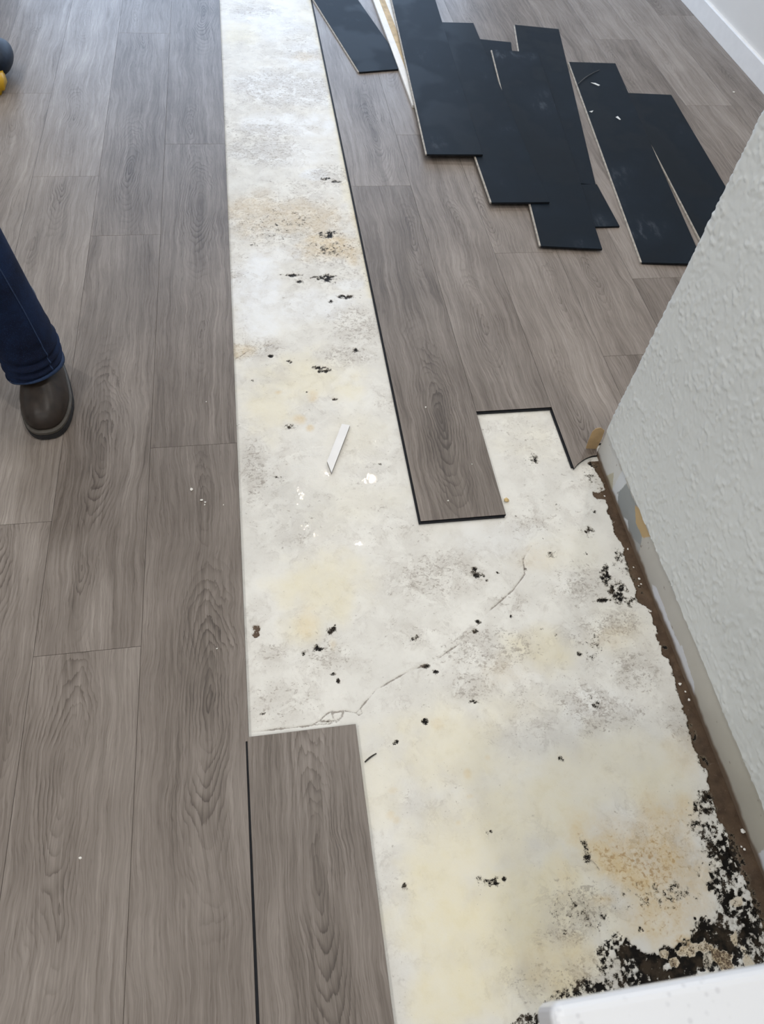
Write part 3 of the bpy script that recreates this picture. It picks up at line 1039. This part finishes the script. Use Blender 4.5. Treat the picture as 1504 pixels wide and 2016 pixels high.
# ------------------------------------------------------------------ loose flipped planks
def loose_plank(bl, along, length, zl, zr, label, name='loose_plank', seed=None, thk=THK, wd=W, edge='left', zend=0.0):
    """bl: floor point of the near left corner; along: point further up the left edge; zl/zr: underside heights of the left/right edge"""
    bl, along = np.asarray(bl), np.asarray(along)
    d = along - bl
    ang = math.atan2(d[1], d[0]) - math.pi / 2
    o = empty(name, (bl[0], bl[1], 0), ang)
    roll = math.asin((zr - zl) / wd)
    o.rotation_euler = (math.asin(zend / length), -roll, ang)
    o.location.z = zl
    tag(o, label, 'floor plank', 'pulled-up planks lying face down')
    bm = bmesh.new()
    tng = 0.006
    prism(bm, [(tng, 0), (wd, 0), (wd, length), (tng, length)], 0, thk - .0018, 1, 1)
    w = bm_obj('vinyl_core', bm, [M_WOOD, M_CORE], o)
    bm = bmesh.new()
    add_box(bm, (tng, 0.0, thk - .0018), (wd, length, thk))
    bmesh.ops.bevel(bm, geom=[e for e in bm.edges if all(v.co.z > thk - 1e-5 for v in e.verts)], offset=.0006, segments=1, affect='EDGES')
    p_ = bm_obj('underlay_backing', bm, M_PAD, o)
    p_['seed'] = random.uniform(0, 60) if seed is None else seed
    w['seed'] = 3.0
    bm = bmesh.new()
    add_box(bm, (0.0, .004, 0.0), (tng, length - .004, thk * .62))
    add_box(bm, (0.0015, .004, thk * .62), (tng, length - .004, thk * .80))
    tag(bm_obj('locking_edge', bm, M_PALE, o), 'pale locking edge')
    return o


T = THK + .0003
loose_plank(fl(705, 142, T), fl(616, 0, T), LP, .0003, .0003, 'black backed plank at the far left of the heap, slanting beside the white board', seed=5)
lp6 = fl(1010, 47, T)
r6a, r6b = fl(1100, 57, T), fl(1171, 355, T)
d6 = (r6a - r6b) / np.linalg.norm(r6a - r6b)
n6 = np.array([-d6[1], d6[0]])
tl6 = r6a + n6 * W
loose_plank(tl6 - d6 * 1.40, tl6, 1.40, .0003, .0003, 'black backed plank whose far end reaches highest between its neighbours, mostly covered', seed=11)
r6c = fl(1220, 445, T)
d6b = (fl(1171, 355, T) - r6c)
d6b = d6b / np.linalg.norm(d6b)
# short offcut under the heap, its pointed corner showing at the near right
n6b = np.array([-d6b[1], d6b[0]])
loose_plank(r6c + n6b * .12, r6c + n6b * .12 + d6b, 0.275, .0003, .0003, 'black backed offcut poking out of the heap, one corner showing', seed=17, wd=.12)
tr = fl(1006, 83, T)
d4 = np.array([0.19, 1.0])
d4 = d4 / np.linalg.norm(d4)
n4 = np.array([-d4[1], d4[0]])
loose_plank(tr + n4 * W - d4 * 1.02, tr + n4 * W, 1.02, .0003, .0003, 'black backed plank almost hidden under two others, only its far end showing', seed=23)
loose_plank(fl(1062, 484, 2 * T), fl(966, 97, 2 * T), LP, T + .0002, T + .0002, 'black backed plank in the middle of the heap, lying nearest to the bare concrete corner', seed=31)
br4, tr4 = fl(1082, 398, 3 * T), fl(933, 48, 3 * T)
d4 = (tr4 - br4) / np.linalg.norm(tr4 - br4)
n4 = np.array([-d4[1], d4[0]])
loose_plank(br4 + n4 * W, br4 + n4 * W + d4, LP, 2 * T + .0004 - .001, 2 * T + .0008, 'black backed plank with a chalky smear near its far end, second from the white board', seed=37)
loose_plank(fl(838, 302, 4 * T), fl(770, 0, 4 * T), LP, .0195, 3 * T + .0014, 'black backed plank topmost on the heap, resting against the white board', seed=41)
P7A, P7B = fl(1254, 517, T) + np.array([.014, 0]), fl(1120, 127, T)
loose_plank(P7A, P7B, LP, .0003, T + .0008, 'black backed plank lying apart with white plaster smears, second from the wall', seed=47)
r8a, r8b = fl(1320, 186, T), fl(1425, 360, T)
d8 = (r8a - r8b) / np.linalg.norm(r8a - r8b)
n8 = np.array([-d8[1], d8[0]])
tl8 = r8a + n8 * (W * .985)
loose_plank(tl8 - d8 * LP + np.array([-.010, 0]), tl8, LP, .0003, .0003, 'black backed plank nearest to the right wall, at the end of the row', seed=53)

# white removed baseboard under the heap's left plank
bA, bB = fl(812, 207, .013), fl(735, 0, .013)
bd = bB - bA
bo = empty('baseboard_piece', (bA[0], bA[1], .0003), math.atan2(bd[1], bd[0]) - math.pi / 2)
tag(bo, 'white removed baseboard with tan glue stain, lying between the black planks', 'baseboard')
box_obj('board', (0, 0, 0), (.100, 1.9, .0125), plain('old_white_paint', (.74, .72, .68), .5, .06, 25), bo, .001, 1)
box_obj('glue_stain', (.030, .004, .0126), (.060, 1.85, .0131), plain('tan_glue', (.50, .38, .22), .7, .25, 30), bo)

# face-up loose plank at the bottom
lo = plank(0.0, W + .0012, -1.018, 0.5035, None, tone=-.03, knots=[((0.012, 0.985 * 0 + (fl(628, 1725)[1] - (-1.018 + .5035) / 2)), 1.0), ((-0.015, (fl(600, 1500)[1] - (-1.018 + .5035) / 2)), .55)],
           parent=None, name='wood_plank')
lo.location.z = 0.0004
lo.rotation_euler.z = math.radians(0.25)
tag(lo, 'grey-brown wood-look plank laid loose on the concrete beside a black gap', 'floor plank')

# ------------------------------------------------------------------ person: lower leg in frame
M_DENIM = None
t = NT('dark_blue_denim')
vec, (x, y, z) = obj_xyz(t)
n = t.noise(vec, 9.0, 4, .6)
f = t.noise(t.comb(t.math('MULTIPLY', x, 1.0), y, t.math('MULTIPLY', z, .25)), 900.0, 2)
c = t.mix(t.lin(n, .35, .7), (0.0025, 0.005, 0.018), (0.0075, 0.020, 0.062))
c = t.mix(t.math('MULTIPLY', t.smooth(f, .5, .75), .35), c, (0.020, 0.055, 0.15))
t.set(c, .85, .2)
t.bump(n, .3, .004)
M_DENIM = t.m
M_SEAM = plain('faded_denim_seam', (0.010, 0.028, 0.078), .85, .3, 200)
M_LEATHER = plain('worn_brown_leather', (0.021, 0.0145, 0.011), .42, .4, 45, .001, .35)
M_WELT = plain('grey_welt', (0.060, 0.053, 0.044), .6, .2, 60)
M_SOLE = plain('dark_rubber_sole', (0.012, 0.012, 0.014), .7, .2, 60)
person = empty('person', (-0.72, 1.6, 0))
tag(person, 'person in dark blue jeans and brown leather boots standing at the left edge', 'person')


def loft(rings, close=True):
    bm = bmesh.new()
    vs = [[bm.verts.new(p) for p in r] for r in rings]
    n = len(rings[0])
    for a, b in zip(vs[:-1], vs[1:]):
        for i in range(n):
            bm.faces.new((a[i], a[(i + 1) % n], b[(i + 1) % n], b[i]))
    if close:
        bm.faces.new(vs[0][::-1])
        bm.faces.new(vs[-1])
    return bm


def foot_outline(L, wd_, n=40, grow=0.0):
    """closed outline in foot space: heel at y=0, toe at y=L (x right)"""
    pts = []
    for i in range(n):
        a = 2 * math.pi * i / n
        s, c_ = math.sin(a), math.cos(a)
        yv = L / 2 + (L / 2 + grow) * math.copysign(abs(s) ** .80, s)
        u = yv / L
        wloc = wd_ * (0.66 + 0.34 * max(0, min(1, (u - .15) / .5)))
        pts.append((math.copysign(abs(c_) ** .75, c_) * (wloc / 2 + grow), yv))
    return pts


def make_boot(toe, ang, parent):
    L, wd_ = 0.325, 0.126
    b = empty('boot', (0, 0, 0))
    b.parent = parent
    b.matrix_parent_inverse = Matrix.Translation((0.72, -1.6, 0))
    dirv = np.array([math.cos(ang), math.sin(ang)])
    side = np.array([dirv[1], -dirv[0]])

    def tow(px, py, pz):
        q_ = np.asarray(toe) + dirv * (py - L) + side * px
        return (q_[0], q_[1], pz)
    # upper: stacked outlines shrinking with height
    rings = []
    for zz_, g, y0, y1 in ((.026, -.002, .004, .992), (.040, .0005, .003, .990), (.055, -.001, .003, .975), (.068, -.006, .004, .945), (.080, -.012, .006, .89),
                           (.092, -.018, .008, .80), (.105, -.022, .010, .70), (.120, -.022, .012, .60), (.145, -.020, .015, .50), (.180, -.016, .02, .46), (.26, -.012, .02, .46)):
        r = []
        for px, py in foot_outline(L, wd_):
            u = py / L
            py2 = L * (y0 + (y1 - y0) * u)
            k = (wd_ / 2 + g) / (wd_ / 2)
            if zz_ > .1:
                k = k * (0.80 + .30 * (1 - u)) if u < .6 else k * .92
            r.append(tow(px * k, py2, zz_))
        rings.append(r)
    o = bm_obj('upper', loft(rings), M_LEATHER, b, True)
    # welt and sole
    o = bm_obj('welt', loft([[tow(px, py, zz_) for px, py in foot_outline(L, wd_, grow=g)] for zz_, g in ((.018, .003), (.022, .0050), (.029, .0050), (.033, .001))]), M_WELT, b, False)
    o = bm_obj('sole', loft([[tow(px, py, zz_) for px, py in foot_outline(L, wd_, grow=g)] for zz_, g in ((.0006, .002), (.004, .0055), (.0178, .0060))]), M_SOLE, b, False)
    return b


def leg_rings(path, n=48, seed=0):
    """path: (x, y, z, rx, ry) from hem to hip"""
    rings = []
    rng = random.Random(seed)
    ph = [rng.uniform(0, 6.28) for _ in range(6)]
    K = 60
    P = np.array(path)
    tt = np.linspace(0, 1, len(P))
    for i in range(K + 1):
        u = i / K
        v = [np.interp(u, tt, P[:, j]) for j in range(5)]
        r = []
        for k in range(n):
            a = 2 * math.pi * k / n
            fold = 1 + 0.075 * math.exp(-((u - .12) / .11) ** 2) * math.sin(u * 95 + 2.2 * math.sin(a + ph[0])) \
                + .030 * math.exp(-u / .3) * math.sin(3 * a + ph[1] + u * 14) + .012 * math.sin(5 * a + ph[2] + u * 9)
            r.append((v[0] + v[3] * math.cos(a) * fold, v[1] + v[4] * math.sin(a) * fold, v[2] - 0.034 * math.sin(a - .35) * (1 - u) ** 10 + 0.004 * math.sin(2 * a + ph[3]) * (1 - u)))
        rings.append(r)
    return rings


toe = fl(96, 862, .004)
FA = math.radians(-84)
make_boot(toe, FA, person)
make_boot(toe + np.array([-.40, .26]), math.radians(-100), person)
an = toe - np.array([math.cos(FA), math.sin(FA)]) * .215
hip = [(an[0] - .20, an[1] + .12, .98, .165, .130)]
legA = [(an[0] - .004, an[1] - .026, .086, .070, .104), (an[0] - .012, an[1] - .012, .16, .074, .094), (an[0] - .030, an[1] - .010, .30, .078, .086), (an[0] - .052, an[1] - .022, .50, .086, .090),
        (an[0] - .085, an[1] + .015, .75, .098, .100), (an[0] - .12, an[1] + .05, .92, .105, .115)]
b2 = an + np.array([-.43, .27])
legB = [(b2[0] + .004, b2[1] - .020, .078, .077, .098), (b2[0], b2[1] - .010, .16, .080, .09), (b2[0] + .02, b2[1] - .02, .30, .078, .086), (b2[0] + .05, b2[1] - .03, .50, .086, .09),
        (b2[0] + .11, b2[1] - .06, .75, .098, .10), (b2[0] + .14, b2[1] - .08, .92, .105, .115)]
bm = bmesh.new()
for pth, sd in ((legA, 3), (legB, 5)):
    rg = leg_rings(pth, seed=sd)
    vs = [[bm.verts.new(p) for p in r] for r in rg]
    for a, b in zip(vs[:-1], vs[1:]):
        for i in range(48):
            bm.faces.new((a[i], a[(i + 1) % 48], b[(i + 1) % 48], b[i]))
    bm.faces.new(vs[-1])
hx = (legA[-1][0] + legB[-1][0]) / 2
hy = (legA[-1][1] + legB[-1][1]) / 2
rgs = []
for zz_, rx, ry in ((.86, .15, .09), (.90, .20, .125), (.96, .205, .13), (1.02, .185, .12), (1.06, .18, .115)):
    rgs.append([(hx + rx * math.cos(2 * math.pi * k / 32), hy + ry * math.sin(2 * math.pi * k / 32), zz_) for k in range(32)])
vs = [[bm.verts.new(p) for p in r] for r in rgs]
for a, b in zip(vs[:-1], vs[1:]):
    for i in range(32):
        bm.faces.new((a[i], a[(i + 1) % 32], b[(i + 1) % 32], b[i]))
bm.faces.new(vs[-1])
bm.faces.new(vs[0][::-1])
jeans = bm_obj('jeans', bm, M_DENIM, None, True)
jeans.parent = person
jeans.matrix_parent_inverse = Matrix.Translation((0.72, -1.6, 0))
md = jeans.modifiers.new('thickness', 'SOLIDIFY')
md.thickness = .002
# hem band and side seam of the visible leg
rg = leg_rings(legA, seed=3)
hem = []
for i, g in ((0, 1.012), (0, 1.03), (2, 1.03), (2, 1.012)):
    c_ = np.mean(rg[i], axis=0)
    hem.append([tuple(c_ + (np.array(p) - c_) * np.array([g, g, 1])) for p in rg[i]])
bm = loft(hem, False)
h = bm_obj('hem', bm, M_SEAM, jeans, True)
bm = bmesh.new()
prev = None
for i in range(0, 45):
    c_ = np.mean(rg[i], axis=0)
    pr_ = []
    for k in (43, 44):
        p = np.array(rg[i][k]) * .5 + np.array(rg[i][k]) * .5
        pr_.append(p)
    p0 = c_ + (pr_[0] - c_) * np.array([1.012, 1.012, 1])
    p1 = c_ + (pr_[0] + (pr_[1] - pr_[0]) * .15 - c_) * np.array([1.018, 1.018, 1])
    p2 = c_ + (pr_[0] + (pr_[1] - pr_[0]) * .3 - c_) * np.array([1.012, 1.012, 1])
    cur = [bm.verts.new(tuple(p)) for p in (p0, p1, p2)]
    if prev:
        bm.faces.new((prev[0], prev[1], cur[1], cur[0]))
        bm.faces.new((prev[1], prev[2], cur[2], cur[1]))
    prev = cur
h = bm_obj('side_seam', bm, M_SEAM, jeans, True)

# ------------------------------------------------------------------ tool at the left edge
tc_ = fl(-12, 122, .06)
tool = empty('power_tool', (tc_[0], tc_[1], 0.0))
tag(tool, 'dark rounded power tool with a yellow housing at the upper left edge', 'tool')
M_TD = plain('dark_blue_rubber', (0.007, 0.013, 0.026), .5, .3, 60, spec=.2)
M_TY = plain('yellow_plastic', (0.62, 0.36, 0.015), .4, .08, 40)
rings = []
for i in range(13):
    a = math.pi * i / 12
    r = 0.052 * math.sin(a) ** .7 + .0005
    yv = .105 * -math.cos(a)
    rings.append([(r * math.cos(2 * math.pi * k / 24) + .022, yv + .01, .075 + r * math.sin(2 * math.pi * k / 24)) for k in range(24)])
bm_obj('grip_cap', loft(rings), M_TD, tool, True)
bm = bmesh.new()
add_box(bm, (-.16, -.165, .001), (.048, -.055, .085))
bmesh.ops.bevel(bm, geom=list(bm.edges), offset=.018, segments=3, affect='EDGES')
bm_obj('housing', bm, M_TY, tool, True)
bm = bmesh.new()
add_box(bm, (-.14, -.05, .001), (-.02, .10, .05))
bmesh.ops.bevel(bm, geom=list(bm.edges), offset=.008, segments=2, affect='EDGES')
bm_obj('battery', bm, M_TD, tool, True)

# ------------------------------------------------------------------ small things on the floor
# white mitred offcut of trim
a_, b_ = fl(651, 912, .001), fl(680, 838, .001)
of = empty('trim_offcut', (a_[0], a_[1], SLAB + .0006), math.atan2(b_[1] - a_[1], b_[0] - a_[0]))
tag(of, 'white mitred trim offcut lying on the wet concrete', 'trim offcut')
Lr = np.linalg.norm(b_ - a_)
bm = bmesh.new()
prism(bm, [(-.030, -.0115), (Lr + .006, -.0115), (Lr + .004, .0115), (.004, .0115)][::1], 0.0, .0085, 0, 1)
bm_obj('strip', bm, [M_TRIM, plain('offcut_edge', (.30, .28, .26), .6)], of)
M_CRUMB = plain('plaster_crumb', (.80, .78, .73), .8, .1, 300)
M_TAN = plain('tan_foam_crumb', (.62, .46, .22), .8, .2, 200)
M_DARK = plain('dark_splinter', (.035, .028, .022), .8, .3, 200)


def crumb(px, py, r, z, mat, label, group=None, name='plaster_crumb', cat='crumb', flat=.5, n=0):
    c_ = fl(px, py, z)
    bm = bmesh.new()
    bmesh.ops.create_icosphere(bm, subdivisions=1, radius=1.0)
    for v in bm.verts:
        k = random.uniform(.7, 1.2)
        v.co = Vector((v.co.x * r * k, v.co.y * r * k * random.uniform(.7, 1), max(v.co.z, -.6) * r * flat * k))
    lowz = min(v.co.z for v in bm.verts)
    o = bm_obj(name, bm, mat)
    o.location = (c_[0], c_[1], z - lowz)
    o.rotation_euler.z = random.uniform(0, 6)
    tag(o, label, cat, group)
    return o


crumb(997, 986, .0085, SLAB + .0003, M_TAN, 'tan crumb on the concrete beside the end of the laid plank', name='tan_crumb', flat=.7)
crumb(377, 964, .0050, .0002, M_CRUMB, 'largest white crumb on the planks, inside a curved grain figure left of the strip')
for i, (px, py, r) in enumerate([(397, 985, .004), (404, 989, .003), (403, 994, .0025), (440, 994, .002)]):
    crumb(px, py, r, .0002, M_CRUMB, 'tiny white crumb in the small scatter on the plank left of the concrete', 'scatter of white crumbs')
crumb(406, 791, .0022, .0002, M_CRUMB, 'single white speck on the plank left of the concrete, above the scatter')
crumb(427, 1277, .0022, .0002, M_CRUMB, 'single white speck above the large dark knot')
crumb(158, 1689, .0032, .0002, M_CRUMB, 'white sliver on the plank at the lower left', flat=.3)
crumb(838, 802, .0030, .0002, M_CRUMB, 'white speck beside the knot of the plank that juts over the concrete')
crumb(882, 986, .0028, .0002, M_CRUMB, 'pale speck near the end of the plank that juts over the concrete')
crumb(929, 914, .0022, .0002, M_CRUMB, 'pale speck at the right edge of the plank that juts over the concrete')
crumb(1444, 182, .0060, .0002, M_CRUMB, 'white speck on the far floor near the white baseboard')
for px, py, r in ((1338, 1347, .0045), (1349, 1362, .0025), (1356, 1378, .004), (1258, 1140, .004), (1262, 1150, .003), (1247, 1117, .0025), (1257, 1153, .002), (1236, 1082, .003), (1222, 1000, .003),
                  (1425, 1525, .003), (1459, 1667, .0025), (1465, 1672, .003), (1236, 1080, .002), (1398, 1432, .002), (1190, 977, .003)):
    q_ = fl(px, py, SLAB)
    if q_[0] < XF - .006:
        crumb(px, py, r, SLAB - .0032, M_CRUMB, 'white plaster crumb on the brown strip along the wall', 'plaster crumbs along the wall')
crumb(1462, 1636, .006, SLAB - .003, M_CRUMB, 'largest plaster flake at the foot of the wall', name='plaster_flake')


def stick(p0, p1, z, r, label, mat, name, cat):
    a, b = fl(*p0, z), fl(*p1, z)
    d = b - a
    L = np.linalg.norm(d)
    bm = bmesh.new()
    rr = []
    for i in range(6):
        u = i / 5
        k = r * (1 - .5 * abs(u - .4))
        rr.append([(L * u, .12 * L * math.sin(u * 3.0) * .4 + k * math.cos(2 * math.pi * j / 6), r + k * .7 * math.sin(2 * math.pi * j / 6)) for j in range(6)])
    o = bm_obj(name, loft(rr), mat)
    o.location = (a[0], a[1], z)
    o.rotation_euler.z = math.atan2(d[1], d[0])
    tag(o, label, cat)


stick((718, 1501), (741, 1484), SLAB + .0003, .0018, 'dark splinter on the concrete beside the loose wood-look plank', M_DARK, 'splinter', 'splinter')
stick((1138, 166), (1180, 139), THK * 1.55 + .0006, .0022, 'thin dark stick lying across the far end of a black plank', plain('grey_stick', (.05, .05, .05), .6), 'stick', 'stick')
M_SMEAR = plain('white_plaster_smear', (.62, .64, .64), .7, .2, 150)
for pts, lab in (([(1212, 231), (1216, 229), (1222, 236), (1219, 236)], 'white plaster scrap on the black plank, right one'), ([(1160, 220), (1168, 218), (1165, 222)], 'white plaster scrap on the black plank, near its left edge'),
                 ([(1163, 163), (1172, 164), (1181, 168), (1178, 169.5), (1170, 166)], 'white plaster scrap near the thin stick on the black plank')):
    zt = THK * 1.5
    for _ in range(3):
        cpt = np.mean([fl(a, b, zt) for a, b in pts], axis=0)
        e7 = (P7B - P7A) / np.linalg.norm(P7B - P7A)
        u7 = (cpt - P7A) @ np.array([e7[1], -e7[0]])
        zt = .0003 + THK + (T + .0005) * u7 / W + .0004
    pp = [fl(a, b, zt) for a, b in pts]
    cx, cy = np.mean(pp, axis=0)
    bm = bmesh.new()
    prism(bm, [(p[0] - cx, p[1] - cy) for p in pp], 0, .0015, 0, 0)
    o = bm_obj('plaster_scrap', bm, M_SMEAR)
    o.location = (cx, cy, zt)
    tag(o, lab, 'plaster scrap')

# ------------------------------------------------------------------ ceiling lights
M_METAL = plain('brushed_nickel', (.45, .44, .42), .3, .05, 40)
t = NT('warm_bulb')
t.b.inputs['Base Color'].default_value = (1, .95, .85, 1)
t.b.inputs['Emission Color'].default_value = (1.0, .86, .66, 1)
t.b.inputs['Emission Strength'].default_value = 170.0
M_BULB = t.m
fx = empty('ceiling_light', (.452, 2.73, Z1))
tag(fx, 'five-bulb ceiling fixture above the concrete strip, seen only as reflections', 'ceiling light')
bm = bmesh.new()
bmesh.ops.create_cone(bm, cap_ends=True, segments=24, radius1=.07, radius2=.06, depth=.03)
for v in bm.verts:
    v.co.z -= .016
bm_obj('canopy', bm, M_METAL, fx)
bm = bmesh.new()
add_box(bm, (-.01, -.01, -.29), (.01, .01, -.03))
bm_obj('stem', bm, M_METAL, fx)
for bx_, by_ in ((.44, 2.981), (.73, 2.912), (.224, 2.822), (.298, 2.523), (.568, 2.402)):
    dx, dy = bx_ - .452, by_ - 2.73
    a = math.atan2(dy, dx)
    L = math.hypot(dx, dy)
    bm = bmesh.new()
    add_box(bm, (0, -.007, -.287), (L, .007, -.273))
    o = bm_obj('arm', bm, M_METAL, fx)
    o.rotation_euler.z = a
    bm = bmesh.new()
    bmesh.ops.create_uvsphere(bm, u_segments=16, v_segments=10, radius=.017)
    o = bm_obj('bulb', bm, M_BULB, fx, True)
    o.location = (dx, dy, -.318)
for i, (cx, cy) in enumerate(((-1.6, .2), (-.1, -.9), (-1.6, 2.6), (1.75, .2), (1.7, 2.6), (-1.6, 5.0), (1.4, 5.0), (-1.6, -1.6), (.3, 1.0), (.4, 4.9))):
    rl = empty('recessed_light', (cx, cy, Z1))
    tag(rl, 'recessed round ceiling downlight with white rim', 'ceiling light', 'recessed ceiling lights')
    bm = bmesh.new()
    bmesh.ops.create_cone(bm, cap_ends=False, segments=24, radius1=.095, radius2=.075, depth=.012)
    for v in bm.verts:
        v.co.z -= .0065
    bm_obj('rim', bm, M_TRIM, rl)
    l = area('downlight_lamp', (cx, cy, Z1 - .02), (0, 0, 0), .14, .14, 13, (1.0, .965, .92), 'DISK')
    l.parent = None
